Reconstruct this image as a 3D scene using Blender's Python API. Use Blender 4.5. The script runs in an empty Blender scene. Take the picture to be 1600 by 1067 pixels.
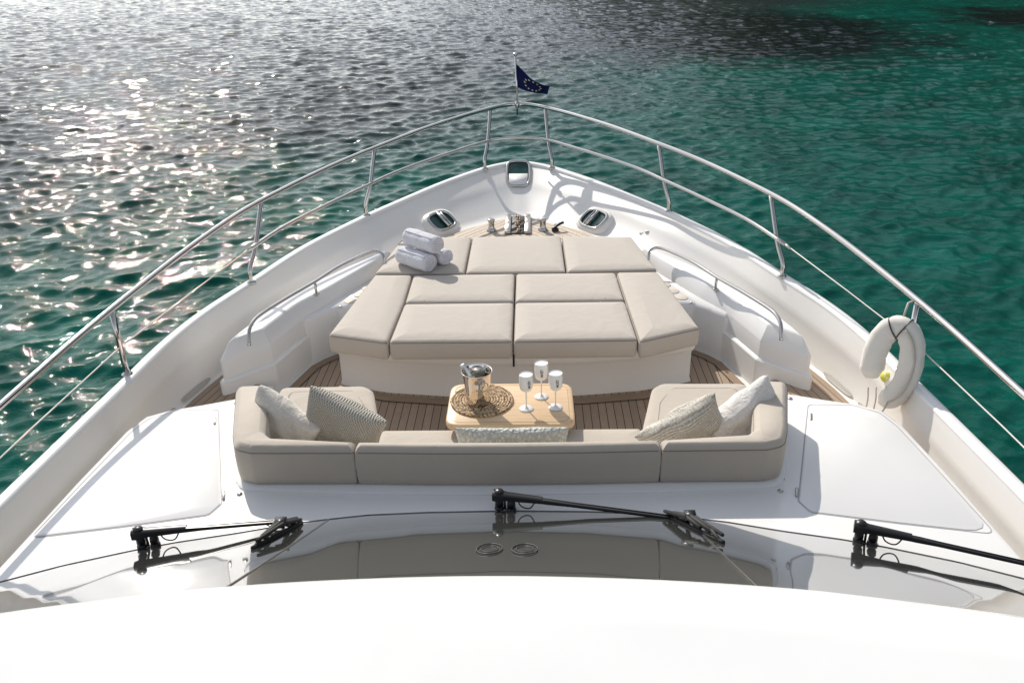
import bpy, bmesh, math, random
import numpy as np
from mathutils import Vector, Matrix, Euler
random.seed(4)
scene = bpy.context.scene
R = math.radians
PI = math.pi
# ------------------------------------------------------------------ camera
CAMP = Vector((0.1358, 0.0, 3.15))
PITCH, YAW, ROLL = R(26.5), R(1.541), R(-1.254)
fw = Vector((-math.sin(YAW)*math.cos(PITCH), math.cos(YAW)*math.cos(PITCH), -math.sin(PITCH)))
r0 = Vector((math.cos(YAW), math.sin(YAW), 0)); u0 = r0.cross(fw)
rt = r0*math.cos(ROLL) + u0*math.sin(ROLL); up = u0*math.cos(ROLL) - r0*math.sin(ROLL)
cam = bpy.data.cameras.new('camera'); camo = bpy.data.objects.new('camera', cam)
scene.collection.objects.link(camo)
M = Matrix((rt, up, -fw)).transposed().to_4x4(); M.translation = CAMP
camo.matrix_world = M
cam.lens = 30.0; cam.sensor_width = 36.0; cam.clip_end = 9000; cam.clip_start = 0.05
scene.camera = camo
# ------------------------------------------------------------------ light
SUN_EL, SUN_AZ = R(37), R(-26)          # azimuth from +Y, negative = towards -X
world = bpy.data.worlds.new('World'); scene.world = world; world.use_nodes = True
nt = world.node_tree; bgn = nt.nodes['Background']
sky = nt.nodes.new('ShaderNodeTexSky'); sky.sky_type = 'NISHITA'; sky.sun_disc = False
sky.sun_elevation = SUN_EL; sky.sun_rotation = SUN_AZ % (2*PI)
sky.air_density = 1.0; sky.dust_density = 0.8; sky.ozone_density = 1.0
hs = nt.nodes.new('ShaderNodeHueSaturation'); hs.inputs['Saturation'].default_value = .42
nt.links.new(sky.outputs[0], hs.inputs['Color']); nt.links.new(hs.outputs[0], bgn.inputs[0]); bgn.inputs[1].default_value = 0.125
sl = bpy.data.lights.new('sun', 'SUN'); sl.energy = 3.1; sl.angle = R(0.53); sl.color = (1.0, 0.942, 0.855)
so = bpy.data.objects.new('sun', sl); scene.collection.objects.link(so)
sd = Vector((math.sin(SUN_AZ)*math.cos(SUN_EL), math.cos(SUN_AZ)*math.cos(SUN_EL), math.sin(SUN_EL)))
so.rotation_euler = sd.to_track_quat('Z', 'Y').to_euler(); so.location = sd*40
scene.view_settings.view_transform = 'Standard'; scene.view_settings.look = 'None'
scene.view_settings.exposure = 0.5; scene.view_settings.gamma = 1.0
scene.render.engine = 'CYCLES'
scene.cycles.max_bounces = 8; scene.cycles.glossy_bounces = 5

# ------------------------------------------------------------------ helpers
WL = {}
def link(o): scene.collection.objects.link(o); return o
def thing(name, label, cat, loc=(0,0,0), rot=(0,0,0), group=None):
    o = link(bpy.data.objects.new(name, None)); o.empty_display_size = .1
    o.location = loc; o.rotation_euler = rot
    o['label'] = label; o['category'] = cat
    if group: o['group'] = group
    return o
def tag(o, label, cat, group=None):
    o['label'] = label; o['category'] = cat
    if group: o['group'] = group
    return o
def part(name, bm, mat, parent=None, off=None, smooth=True, label=None, recalc=True, angle=None):
    """mesh in world coordinates; off = world position of the top-level thing"""
    if recalc: bmesh.ops.recalc_face_normals(bm, faces=bm.faces)
    if off is not None: bmesh.ops.translate(bm, verts=bm.verts, vec=-Vector(off))
    me = bpy.data.meshes.new(name); bm.to_mesh(me); bm.free()
    if smooth:
        for p in me.polygons: p.use_smooth = True
        if angle is not None: me.set_sharp_from_angle(angle=R(angle))
    mats = mat if isinstance(mat, (list, tuple)) else [mat]
    for m in mats: me.materials.append(m)
    o = link(bpy.data.objects.new(name, me))
    if parent is not None: o.parent = parent
    if label: o['label'] = label
    return o
def ccw(poly):
    a = sum(poly[i][0]*poly[(i+1)%len(poly)][1]-poly[(i+1)%len(poly)][0]*poly[i][1] for i in range(len(poly)))
    return list(poly) if a > 0 else list(reversed(poly))
def offs(poly, d):
    n = len(poly); out = []
    for i in range(n):
        p0, p1, p2 = Vector(poly[i-1][:2]), Vector(poly[i][:2]), Vector(poly[(i+1)%n][:2])
        a = (p1-p0).normalized(); b = (p2-p1).normalized()
        na, nb = Vector((-a.y, a.x)), Vector((-b.y, b.x))
        m = (na+nb); m = m/ max(1e-6, m.length)
        k = d/max(.35, m.dot(na)); out.append(tuple(p1+m*k))
    return out
def rnd(poly, r, seg=5):
    n = len(poly); out = []
    rr = r if isinstance(r, (list, tuple)) else [r]*n
    for i in range(n):
        p0, p1, p2 = Vector(poly[i-1]), Vector(poly[i]), Vector(poly[(i+1)%n])
        a = (p0-p1); b = (p2-p1); la, lb = a.length, b.length; a.normalize(); b.normalize()
        ang = a.angle(b); t = min(rr[i]/max(1e-4, math.tan(ang/2)), la*.45, lb*.45)
        s, e = p1+a*t, p1+b*t
        for k in range(seg):
            q = k/(seg-1)
            out.append(tuple((1-q)**2*s + 2*q*(1-q)*p1 + q*q*e))
    return out
def rings(bm, loops, cap0=True, cap1=True, closed=True):
    vs = [[bm.verts.new(p) for p in l] for l in loops]
    for a, b in zip(vs, vs[1:]):
        n = len(a)
        for i in range(n if closed else n-1):
            j = (i+1) % n
            try: bm.faces.new((a[i], a[j], b[j], b[i]))
            except ValueError: pass
    if cap0: bm.faces.new(list(reversed(vs[0])))
    if cap1: bm.faces.new(vs[-1])
    return vs
def prism(bm, poly, prof, r=.02, seg=5, cap0=True, cap1=True):
    """prof: list of (inset, z)"""
    poly = ccw(poly)
    loops = []
    for d, z in prof:
        rr = [max(.004, x-d) for x in r] if isinstance(r, (list, tuple)) else max(.004, r-d)
        loops.append([(x, y, z) for x, y in rnd(offs(poly, d), rr, seg)])
    return rings(bm, loops, cap0, cap1)
def catmull(pts, n=8):
    P = [Vector(p) for p in pts]; out = []
    for i in range(len(P)-1):
        p0 = P[i-1] if i else P[0]*2-P[1]; p1, p2 = P[i], P[i+1]
        p3 = P[i+2] if i+2 < len(P) else P[-1]*2-P[-2]
        for k in range(n):
            t = k/n
            out.append(.5*((2*p1)+(-p0+p2)*t+(2*p0-5*p1+4*p2-p3)*t*t+(-p0+3*p1-3*p2+p3)*t**3))
    out.append(P[-1]); return out
def tube(bm, pts, rad, seg=12, cap=True, flat=1.0):
    P = [Vector(p) for p in pts]; n = len(P)
    rads = rad if isinstance(rad, (list, tuple)) else [rad]*n
    T = [(P[min(i+1, n-1)]-P[max(i-1, 0)]).normalized() for i in range(n)]
    ref = Vector((0,0,1)) if abs(T[0].z) < .9 else Vector((0,1,0))
    N = T[0].cross(ref).normalized(); loops = []
    for i in range(n):
        N = (N - T[i]*N.dot(T[i])).normalized(); B = T[i].cross(N)
        loops.append([P[i]+(N*math.cos(2*PI*k/seg)+B*math.sin(2*PI*k/seg)*flat)*rads[i] for k in range(seg)])
    rings(bm, loops, cap, cap)
def box(bm, c, s, rot=None):
    v = bmesh.ops.create_cube(bm, size=1)['verts']
    bmesh.ops.scale(bm, vec=s, verts=v)
    if rot: bmesh.ops.rotate(bm, verts=v, cent=(0,0,0), matrix=Euler(rot).to_matrix())
    bmesh.ops.translate(bm, vec=c, verts=v); return v
def bbox(bm, c, s, rz=0, bev=.004):
    """bevelled box"""
    x, y = s[0]/2, s[1]/2; h = s[2]/2; q = Matrix.Rotation(rz, 2)
    poly = [tuple(q@Vector(p)) for p in ((-x,-y),(x,-y),(x,y),(-x,y))]
    poly = [(a+c[0], b+c[1]) for a, b in poly]
    prism(bm, poly, [(bev, c[2]-h), (0, c[2]-h+bev), (0, c[2]+h-bev), (bev, c[2]+h)], bev*1.2, 3)
def lathe(bm, prof, c=(0,0,0), seg=32, cap0=True, cap1=True, mat=None):
    loops = []
    for r_, z in prof:
        l = [Vector((r_*math.cos(2*PI*k/seg), r_*math.sin(2*PI*k/seg), z)) for k in range(seg)]
        if mat is not None: l = [mat@p for p in l]
        loops.append([p+Vector(c) for p in l])
    rings(bm, loops, cap0, cap1)
def ring_path(c, ux, uy, a, b, n=40, p=3.2):
    out = []
    for k in range(n):
        t = 2*PI*k/n; cx, sy = math.cos(t), math.sin(t)
        out.append(Vector(c)+Vector(ux)*a*math.copysign(abs(cx)**(2/p), cx)+Vector(uy)*b*math.copysign(abs(sy)**(2/p), sy))
    return out
def closed_tube(bm, P, rad, seg=10, nrm=(0,0,1), flat=1):
    n = len(P); loops = []; N = Vector(nrm).normalized()
    for i in range(n):
        T = (P[(i+1) % n]-P[i-1]).normalized(); B = T.cross(N).normalized()
        loops.append([P[i]+B*math.cos(2*PI*k/seg)*rad+N*math.sin(2*PI*k/seg)*rad*flat for k in range(seg)])
    vs = rings(bm, loops, False, False); a, b = vs[-1], vs[0]
    for i in range(seg): bm.faces.new((a[i], a[(i+1) % seg], b[(i+1) % seg], b[i]))
def ribbon(bm, pts, w, z):
    """flat strip following pts in plan"""
    P = [Vector(p[:2]) for p in pts]; n = len(P); v = []
    for i in range(n):
        t = (P[min(i+1, n-1)]-P[max(i-1, 0)]).normalized(); m = Vector((-t.y, t.x))
        v.append((bm.verts.new((*(P[i]+m*w/2), z)), bm.verts.new((*(P[i]-m*w/2), z))))
    for a, b in zip(v, v[1:]): bm.faces.new((a[0], a[1], b[1], b[0]))
def mirror(poly): return [(-p[0], *p[1:]) for p in poly]
def interp(x, xs, ys): return float(np.interp(x, xs, ys))

# ------------------------------------------------------------------ materials
def mk(name, col, rough=.5, metal=0, spec=.5, coat=0, sheen=0):
    m = bpy.data.materials.new(name); m.use_nodes = True
    b = m.node_tree.nodes['Principled BSDF']
    b.inputs['Base Color'].default_value = (*col, 1); b.inputs['Roughness'].default_value = rough
    b.inputs['Metallic'].default_value = metal; b.inputs['Specular IOR Level'].default_value = spec
    b.inputs['Coat Weight'].default_value = coat; b.inputs['Coat Roughness'].default_value = .08
    b.inputs['Sheen Weight'].default_value = sheen
    return m
class NT:
    def __init__(s, m): s.t = m.node_tree; s.b = s.t.nodes['Principled BSDF']
    def n(s, k, **a):
        x = s.t.nodes.new('ShaderNode'+k)
        for q, v in a.items(): setattr(x, q, v)
        return x
    def l(s, a, b): s.t.links.new(a, b)
    def co(s, out='Object'): return s.n('TexCoord').outputs[out]
    def noise(s, vec, scale, detail=4, rough=.5, dist=0):
        x = s.n('TexNoise'); s.l(vec, x.inputs['Vector']); x.inputs['Scale'].default_value = scale
        x.inputs['Detail'].default_value = detail; x.inputs['Roughness'].default_value = rough
        x.inputs['Distortion'].default_value = dist; return x.outputs[0]
    def math(s, op, a, b=None, c=None):
        x = s.n('Math', operation=op)
        for i, v in enumerate((a, b, c)):
            if v is None: continue
            if isinstance(v, (int, float)): x.inputs[i].default_value = v
            else: s.l(v, x.inputs[i])
        return x.outputs[0]
    def mix(s, f, a, b):
        x = s.n('Mix', data_type='RGBA')
        for i, v in ((0, f), (6, a), (7, b)):
            if isinstance(v, tuple): x.inputs[i].default_value = (*v, 1)
            elif isinstance(v, (int, float)): x.inputs[i].default_value = v
            else: s.l(v, x.inputs[i])
        return x.outputs[2]
    def rng(s, v, a, b, c=0, d=1):
        x = s.n('MapRange'); s.l(v, x.inputs[0])
        for i, q in enumerate((a, b, c, d)): x.inputs[i+1].default_value = q
        return x.outputs[0]
    def bump(s, h, st, dist=.01, normal=None):
        x = s.n('Bump'); s.l(h, x.inputs['Height']); x.inputs['Strength'].default_value = st
        x.inputs['Distance'].default_value = dist
        if normal is not None: s.l(normal, x.inputs['Normal'])
        return x.outputs[0]
    def mapping(s, v, sc=(1,1,1), rot=(0,0,0)):
        x = s.n('Mapping'); s.l(v, x.inputs[0]); x.inputs['Scale'].default_value = sc
        x.inputs['Rotation'].default_value = rot; return x.outputs[0]
MAT = {}
def gel(name, col, rough=.16):
    m = mk(name, col, rough, 0, .32, 0); g = NT(m); c = g.co()
    n1 = g.noise(c, 2.2, 5, .6); n2 = g.noise(c, 60, 3)
    g.l(g.mix(g.rng(n1, .3, .75), tuple(x*.965 for x in col), col), g.b.inputs['Base Color'])
    g.l(g.rng(n1, .2, .8, rough-.06, rough+.1), g.b.inputs['Roughness'])
    g.l(g.bump(g.noise(c, 420, 2), .12, .0006), g.b.inputs['Normal'])
    return m
MAT['gel'] = gel('white_gelcoat', (.82, .81, .79))
MAT['brow'] = gel('white_painted_grp', (.765, .765, .75), .14)
MAT['gelwarm'] = gel('warm_white_gelcoat', (.82, .795, .755), .35)
def fabric(name, col, scale=900, bumpst=.3, fold=.42):
    m = mk(name, col, .85, 0, .25, 0, .25); g = NT(m); c = g.co()
    n1 = g.noise(c, 5, 5, .6); n2 = g.noise(c, scale, 2); n3 = g.noise(c, 9, 3, .5, .6)
    base = g.mix(g.rng(n1, .25, .8), tuple(x*.93 for x in col), tuple(min(1, x*1.03) for x in col))
    base = g.mix(g.rng(n2, .3, .7), tuple(x*.9 for x in col), base)
    g.l(base, g.b.inputs['Base Color'])
    b1 = g.bump(n3, fold, .012); g.l(g.bump(n2, bumpst, .001, b1), g.b.inputs['Normal'])
    return m
MAT['cushion'] = fabric('taupe_marine_fabric', (.54, .482, .415))
MAT['sofaf'] = fabric('sofa_marine_fabric', (.52, .46, .385))
MAT['beige'] = mk('beige_grp', (.60, .53, .44), .6)
MAT['piping'] = mk('piping', (.24, .20, .165), .8)
MAT['steel'] = mk('polished_steel', (.56, .545, .52), .07, 1)
MAT['steel2'] = mk('satin_steel', (.48, .465, .44), .25, 1)
MAT['black'] = mk('black_powder_coat', (.012, .012, .013), .35, 0, .5)
MAT['rubber'] = mk('black_rubber', (.014, .014, .014), .7)
MAT['dark'] = mk('dark_gap', (.02, .018, .016), .8)
MAT['gasket'] = mk('grey_sealant', (.40, .39, .38), .7)
MAT['discrefl'] = mk('grey_reflection', (.045,.045,.042), .5)  # tone of the painted disc reflections in the windscreen
MAT['wire'] = mk('white_coated_wire', (.62, .60, .55), .45)

def teak(name, mode, tint=(.45, .335, .24), w=.056):
    m = mk(name, tint, .6, 0, .3); g = NT(m); c = g.co()
    sp = g.n('SeparateXYZ'); g.l(c, sp.inputs[0]); X, Y = sp.outputs[0], sp.outputs[1]
    if mode == 'bow':        # planks splayed along the hull side
        a = g.math('ABSOLUTE', X); v = g.math('ADD', g.math('MULTIPLY', a, .78), g.math('MULTIPLY', Y, .62))
    elif mode == 'side': v = g.math('ADD', g.math('MULTIPLY', X, .97), g.math('MULTIPLY', Y, .24))
    elif mode == 'sidem': v = g.math('ADD', g.math('MULTIPLY', X, -.97), g.math('MULTIPLY', Y, .24))
    elif mode == 'cross': v = Y
    else: v = X
    d = g.math('DIVIDE', v, w); fr = g.math('FRACT', g.math('ADD', d, 200.35)); fl = g.math('FLOOR', g.math('ADD', d, 200.35))
    line = g.math('LESS_THAN', fr, .085)
    wn = g.n('TexWhiteNoise', noise_dimensions='1D'); g.l(fl, wn.inputs['W'])
    st = g.mapping(c, (60, 5, 60) if mode != 'cross' else (5, 60, 60))
    grain = g.noise(st, 2.0, 6, .65, .3)
    colr = g.mix(g.rng(grain, .3, .75), tuple(x*.78 for x in tint), tuple(min(1, x*1.18) for x in tint))
    colr = g.mix(g.math('MULTIPLY', wn.outputs[0], .7), colr, tuple(x*.72 for x in tint))
    g.l(g.mix(line, colr, (.015, .013, .012)), g.b.inputs['Base Color'])
    h = g.math('SUBTRACT', g.math('MULTIPLY', grain, .25), line)
    g.l(g.bump(h, .5, .002), g.b.inputs['Normal'])
    return m
MAT['teak'] = teak('teak_planking', 'long')
MAT['teakbow'] = teak('teak_bow_planking', 'bow', (.68, .57, .45), .06)
MAT['teakS'] = teak('teak_side_planking', 'side'); MAT['teakP'] = teak('teak_side_planking_port', 'sidem')
MAT['teakedge'] = teak('teak_margin_board', 'cross', (.36, .26, .18), .9)

# ------------------------------------------------------------------ sea
def build_sea():
    N, L = 1280, 48.0
    rng = np.random.default_rng(11)
    k1 = np.fft.fftfreq(N, L/N)*2*np.pi; KX, KY = np.meshgrid(k1, k1, indexing='ij')
    K = np.hypot(KX, KY); K[0, 0] = 1
    th = np.arctan2(KY, KX); wd = R(-72)            # waves run roughly towards / away from the bow
    spread = .42+np.abs(np.cos(th-wd))**2.5
    kp = 2*np.pi/1.2
    amp = np.where(K > 0, np.exp(-(kp/K)**2*1.1)/K**2.0*spread*np.exp(-(K/38)**2), 0); amp[0, 0] = 0
    hk = amp*(rng.normal(size=(N, N))+1j*rng.normal(size=(N, N)))
    h = np.fft.ifft2(hk).real; sc = .025/h.std(); h *= sc; hk *= sc
    # sideways displacement sharpens the crests
    dx = np.fft.ifft2(-1j*KX/K*hk).real; dy = np.fft.ifft2(-1j*KY/K*hk).real
    rr = np.concatenate([np.geomspace(2.5, 130, 950), np.geomspace(134, 6000, 40)])
    tt = np.radians(np.linspace(-88, 88, 1350))
    RR, TT = np.meshgrid(rr, tt, indexing='ij')
    X = RR*np.sin(TT)+.1358; Y = RR*np.cos(TT)-.5
    fade = np.clip(1.6-RR/160, 0, 1)
    def samp(a):
        u, v = (X/L % 1)*N, (Y/L % 1)*N; i, j = u.astype(int) % N, v.astype(int) % N
        fu, fv = u-np.floor(u), v-np.floor(v); i1, j1 = (i+1) % N, (j+1) % N
        return a[i, j]*(1-fu)*(1-fv)+a[i1, j]*fu*(1-fv)+a[i, j1]*(1-fu)*fv+a[i1, j1]*fu*fv
    calm = .80+.20*np.clip((2.0-X)/8+.5, 0, 1)        # flatter water in the lee on the right
    Z = samp(h)*fade*calm-2.4; PX = X-samp(dx)*fade*.7*calm; PY = Y-samp(dy)*fade*.7*calm
    n0, n1 = RR.shape; co = np.stack([PX, PY, Z], -1).reshape(-1, 3).astype(np.float32)
    idx = np.arange(n0*n1).reshape(n0, n1)
    q = np.stack([idx[:-1, :-1], idx[:-1, 1:], idx[1:, 1:], idx[1:, :-1]], -1).reshape(-1, 4)[:, ::-1]
    me = bpy.data.meshes.new('sea'); me.vertices.add(len(co)); me.vertices.foreach_set('co', co.ravel())
    me.loops.add(q.size); me.loops.foreach_set('vertex_index', q.ravel().astype(np.int32))
    me.polygons.add(len(q)); me.polygons.foreach_set('loop_start', np.arange(0, q.size, 4, dtype=np.int32))
    me.polygons.foreach_set('loop_total', np.full(len(q), 4, dtype=np.int32))
    me.polygons.foreach_set('use_smooth', np.ones(len(q), bool)); me.update(); me.validate()
    m = mk('sea_water', (0, .08, .065), .03, 0, .115); g = NT(m); c = g.co()
    g.b.inputs['IOR'].default_value = 1.33
    big = g.noise(g.mapping(c, (.6, 1, 1)), .07, 4, .55, .4); med = g.noise(c, .5, 4, .6)
    base = g.mix(g.rng(med, .3, .75), (.001, .043, .033), (.002, .092, .069))
    sp = g.n('SeparateXYZ'); g.l(c, sp.inputs[0])
    # a bed of dark sea grass ahead of the bow; pale sand shows teal nearer the hull and to starboard
    e = g.math('SUBTRACT', sp.outputs[1], g.math('ADD', g.math('MULTIPLY', sp.outputs[0], 1.5), 28))
    e = g.math('ADD', e, g.math('MULTIPLY', g.math('SUBTRACT', big, .5), 34))
    dxn = g.math('MULTIPLY', g.math('SUBTRACT', sp.outputs[0], 11), 1/9.); dyn = g.math('MULTIPLY', g.math('SUBTRACT', sp.outputs[1], 46), 1/11.)
    rad = g.math('ADD', g.math('MULTIPLY', dxn, dxn), g.math('MULTIPLY', dyn, dyn))
    rad = g.math('ADD', rad, g.math('MULTIPLY', g.math('SUBTRACT', med, .5), 1.6))
    base = g.mix(g.rng(e, -5, 9, 0, 1), base, (.020, .030, .031))
    dx2 = g.math('MULTIPLY', g.math('SUBTRACT', sp.outputs[0], 29), 1/7.); dy2 = g.math('MULTIPLY', g.math('SUBTRACT', sp.outputs[1], 50), 1/8.)
    rad2 = g.math('ADD', g.math('MULTIPLY', dx2, dx2), g.math('MULTIPLY', dy2, dy2)); rad2 = g.math('ADD', rad2, g.math('MULTIPLY', g.math('SUBTRACT', med, .5), 2.5))
    rad = g.math('MINIMUM', rad, g.math('ADD', rad2, .25))
    base = g.mix(g.rng(rad, .5, 1.35, 1, 0), base, (.005, .010, .011))
    g.l(base, g.b.inputs['Base Color'])
    f1 = g.noise(g.mapping(c, (1, 1.5, 1), (0, 0, .3)), 4.5, 5, .6, .5); f2 = g.noise(g.mapping(c, (1, 1.4, 1), (0, 0, .2)), 17, 3, .55, .3)
    nb = g.bump(f1, .24, .06); g.l(g.bump(f2, .20, .012, nb), g.b.inputs['Normal'])
    me.materials.append(m)
    o = link(bpy.data.objects.new('sea', me)); o['kind'] = 'structure'
build_sea()
# wooded hills round the right-hand side of the bay: what the dark side of the water mirrors
def build_hills():
    bm = bmesh.new(); rs = random.Random(5); rows = []
    ph = [rs.uniform(0, 6.3) for _ in range(8)]
    for i in range(121):
        a = R(-12+132*i/120); row = []
        env = min(1, max(0, (i-2)/26))**.8*min(1, (120-i)/14+.05)
        top = (58+38*min(1, i/70)+12*math.sin(a*5+ph[0])+7*math.sin(a*13+ph[1])+3.5*math.sin(a*37+ph[2]))*env+.5
        for j in range(15):
            t = j/14; d = 135+12*math.sin(a*4+ph[3])+4*math.sin(a*19+ph[4])+t*90
            z = -3.2+top*math.sin(min(1, t*1.15)*PI/2)**.8+1.6*math.sin(a*60+j*1.7)*t*env
            row.append((d*math.sin(a), d*math.cos(a), z))
        rows.append(row)
    rings(bm, rows, False, False, closed=False)
    m = mk('scrub_and_rock', (.05,.06,.03), .9, 0, .1); g = NT(m); c = g.co(); n = g.noise(c, .12, 8, .65); n2 = g.noise(c, .9, 5, .6)
    k = g.mix(g.rng(n2, .35, .65), (.020,.030,.014), (.055,.065,.032)); g.l(g.mix(g.rng(n, .58, .68), k, (.16,.13,.10)), g.b.inputs['Base Color'])
    o = part('hills', bm, m); o['kind'] = 'structure'
build_hills()

# ------------------------------------------------------------------ the yacht
yacht = thing('motor_yacht', 'white motor yacht seen over its bow with teak decks and steel rails', 'yacht', (0, 4, -2.4))
YO = (0, 4, -2.4)
def yp(name, bm, mat, parent=None, **k): return part(name, bm, mat, parent or yacht, YO, **k)

capx = [0, .15, .37, .60, .85, 1.2, 1.5, 1.87, 2.13, 2.33, 2.44, 2.50, 2.56, 2.61, 2.64, 2.70, 2.76, 2.78]
capy = [9.35, 9.31, 9.16, 8.92, 8.62, 8.12, 7.66, 6.98, 6.28, 5.72, 5.22, 4.65, 4.05, 3.45, 3.0, 2.0, .5, -2]
botm = [(0,8.52,.36),(.12,8.51,.36),(.28,8.40,.36),(.47,8.24,.36),(.71,8.03,.36),(.97,7.68,.36),(1.24,7.30,.35),(1.62,6.85,.28),
        (1.95,6.28,.2),(2.17,5.72,.12),(2.32,5.2,.12),(2.39,4.65,.12),(2.44,4.05,.12),(2.48,3.45,.12),(2.51,3.0,.12),(2.57,2.0,.12),(2.63,.5,.12),(2.65,-2,.12)]
def zcap(y): return .55+.17*max(0, min(1, (y-4)/5.3))**1.6
cap3 = [Vector((x, y, zcap(y))) for x, y in zip(capx, capy)]
def full(pts, n=6):
    """mirror a half outline (bow first) and smooth it, port aft -> bow -> starboard aft"""
    h = [Vector(p) for p in pts]; l = [Vector((-p.x, p.y, p.z)) for p in h[:0:-1]]
    return catmull(l+h, n)
CAP = full(cap3); BOT = full(botm)
nC = len(CAP)
def inward(P, i):
    t = (P[min(i+1, len(P)-1)]-P[max(i-1, 0)]); t.z = 0; t.normalize(); return Vector((t.y, -t.x, 0))
INW = [inward(CAP, i) for i in range(nC)]
# hull outside
bm = bmesh.new(); loops = []
for i in range(nC):
    c, n = CAP[i], INW[i]; k = []
    k.append(c+n*.006+Vector((0, 0, -.012)))
    k.append(c+Vector((0, 0, -.03))); k.append(c+n*.015+Vector((0, 0, -.30)))
    k.append(Vector((c.x*.90, c.y-.45 if c.y > 8 else c.y-.45*max(0, (c.y-4)/4), -1.0)))
    k.append(Vector((c.x*.78, c.y-.9*max(0, min(1, (c.y-4)/4)), -2.1)))
    k.append(Vector((c.x*.74, c.y-1.1*max(0, min(1, (c.y-4)/4)), -2.9))); loops.append(k)
rings(bm, loops, False, False, closed=False)
yp('hull', bm, MAT['gel'])
# bulwark: capping + inner face with knuckle
bm = bmesh.new(); loops = []
for i in range(nC):
    c, n, b = CAP[i], INW[i], BOT[i]
    w = .072
    k = [c+n*.006+Vector((0,0,-.012)), c+n*.012+Vector((0, 0, -.002)), c+n*.024, c+n*(w-.012), c+n*w+Vector((0,0,-.006)), c+n*(w+.004)+Vector((0,0,-.025))]
    s = k[-1]; 
    for q, bulge in ((.15, .002), (.30, .005), (.42, .007), (.46, .000), (.70, .002), (.9, .004), (.96, .010)):
        k.append(s.lerp(b, q)+n*bulge)
    k.append(b+n*.03+Vector((0, 0, .004))); k.append(b+n*.09+Vector((0, 0, 0)))
    loops.append(k)
rings(bm, loops, False, False, closed=False)
bul = yp('bulwark', bm, MAT['gelwarm'], angle=38)
# capping gets its own bright gelcoat strip
bm = bmesh.new(); loops = []
for i in range(nC):
    c, n = CAP[i], INW[i]
    loops.append([c+n*.0+Vector((0,0,-.03)), c+n*.003+Vector((0,0,-.004)), c+n*.015+Vector((0,0,.003)), c+n*.055+Vector((0,0,.003)), c+n*.075+Vector((0,0,-.004)), c+n*.079+Vector((0,0,-.02))])
rings(bm, loops, False, False, closed=False)
yp('capping_rail', bm, MAT['gel'])

# decks -------------------------------------------------------------
def half_between(a, b): pass
idxb = [i for i in range(nC) if BOT[i].y > 7.2]
bm = bmesh.new()
vs = [bm.verts.new((BOT[i].x, BOT[i].y, .352)) for i in idxb]; bm.faces.new(vs)
yp('foredeck', bm, MAT['gelwarm'], smooth=False)
bm = bmesh.new()
vs = [bm.verts.new((BOT[i].x*.955, min(BOT[i].y-.04, 8.44), .361)) for i in idxb]; bm.faces.new(vs)
yp('foredeck_planking', bm, MAT['teakbow'], smooth=False)
outer = [(1.05,7.3),(1.22,7.2),(1.50,6.80),(1.78,6.35),(1.93,5.90),(2.06,5.39)]
for s, nm in ((1, 'teakS'), (-1, 'teakP')):
    side = [BOT[i] for i in range(nC) if BOT[i].x*s > 0 and BOT[i].y < 7.1]
    side.sort(key=lambda p: -p.y)
    bm = bmesh.new(); lo = []
    for p in side:
        inn = interp(p.y, [2, 5.38, 5.39, 5.9, 6.35, 6.8, 7.3], [1.6, 1.75, 1.98, 1.88, 1.73, 1.45, 1.0])
        lo.append([Vector((p.x+s*.01, p.y, .12 if p.y < 6 else p.z)), Vector((s*inn, p.y, .12 if p.y < 6 else p.z)), Vector((s*inn, p.y, -.02))])
    rings(bm, lo, False, False, closed=False); yp('side_deck', bm, MAT['gelwarm'], angle=30)
    bm = bmesh.new(); lo = []
    for p in side:
        if p.y > 6.0: continue
        inn = interp(p.y, [2, 5.38, 5.39, 5.9], [1.64, 1.79, 2.0, 1.9])
        lo.append([Vector((p.x-s*.045, p.y, .125)), Vector((s*inn, p.y, .125))])
    rings(bm, lo, False, False, closed=False); yp('side_deck_planking', bm, MAT[nm], smooth=False)
# cockpit sole
bm = bmesh.new(); v = [bm.verts.new(p) for p in ((-2.1,3.4,-.006),(2.1,3.4,-.006),(2.1,6.4,-.006),(-2.1,6.4,-.006))]; bm.faces.new(v)
yp('cockpit_sole', bm, MAT['gelwarm'], smooth=False)
solep = [(-1.72,4.0),(1.72,4.0),(1.76,4.9),(1.70,5.55),(1.60,5.93),(1.52,6.05),(1.42,6.15),(1.1,6.17),(-1.1,6.17),(-1.42,6.15),(-1.52,6.05),(-1.60,5.93),(-1.70,5.55),(-1.76,4.9)]
bm = bmesh.new(); bm.faces.new([bm.verts.new((x, y, 0)) for x, y in solep]); yp('cockpit_planking', bm, MAT['teak'], smooth=False)
# margin boards round the sole and along the sunpad plinth
front = [(-1.36,5.62),(-1.32,5.585),(-1.2,5.53),(-.93,5.445),(-.5,5.385),(0,5.365),(.5,5.385),(.93,5.445),(1.2,5.53),(1.32,5.585),(1.36,5.62)]
bm = bmesh.new(); ribbon(bm, [(x, y-.045) for x, y in front], .09, .004)
for s in (1, -1):
    ribbon(bm, [(s*x, y) for x, y in ((1.735,5.2),(1.67,5.55),(1.575,5.90),(1.50,6.01),(1.40,6.10),(1.30,6.12))], .07, .005)
yp('margin_board', bm, MAT['teakedge'], smooth=False)
bm = bmesh.new(); ribbon(bm, [(x, y-.093) for x, y in front], .006, .0055)
for s in (1, -1): ribbon(bm, [(s*x, y) for x, y in ((1.697,5.2),(1.632,5.54),(1.545,5.87),(1.478,5.975),(1.385,6.062),(1.30,6.083))], .006, .0065)
yp('caulking', bm, MAT['dark'], smooth=False)

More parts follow.
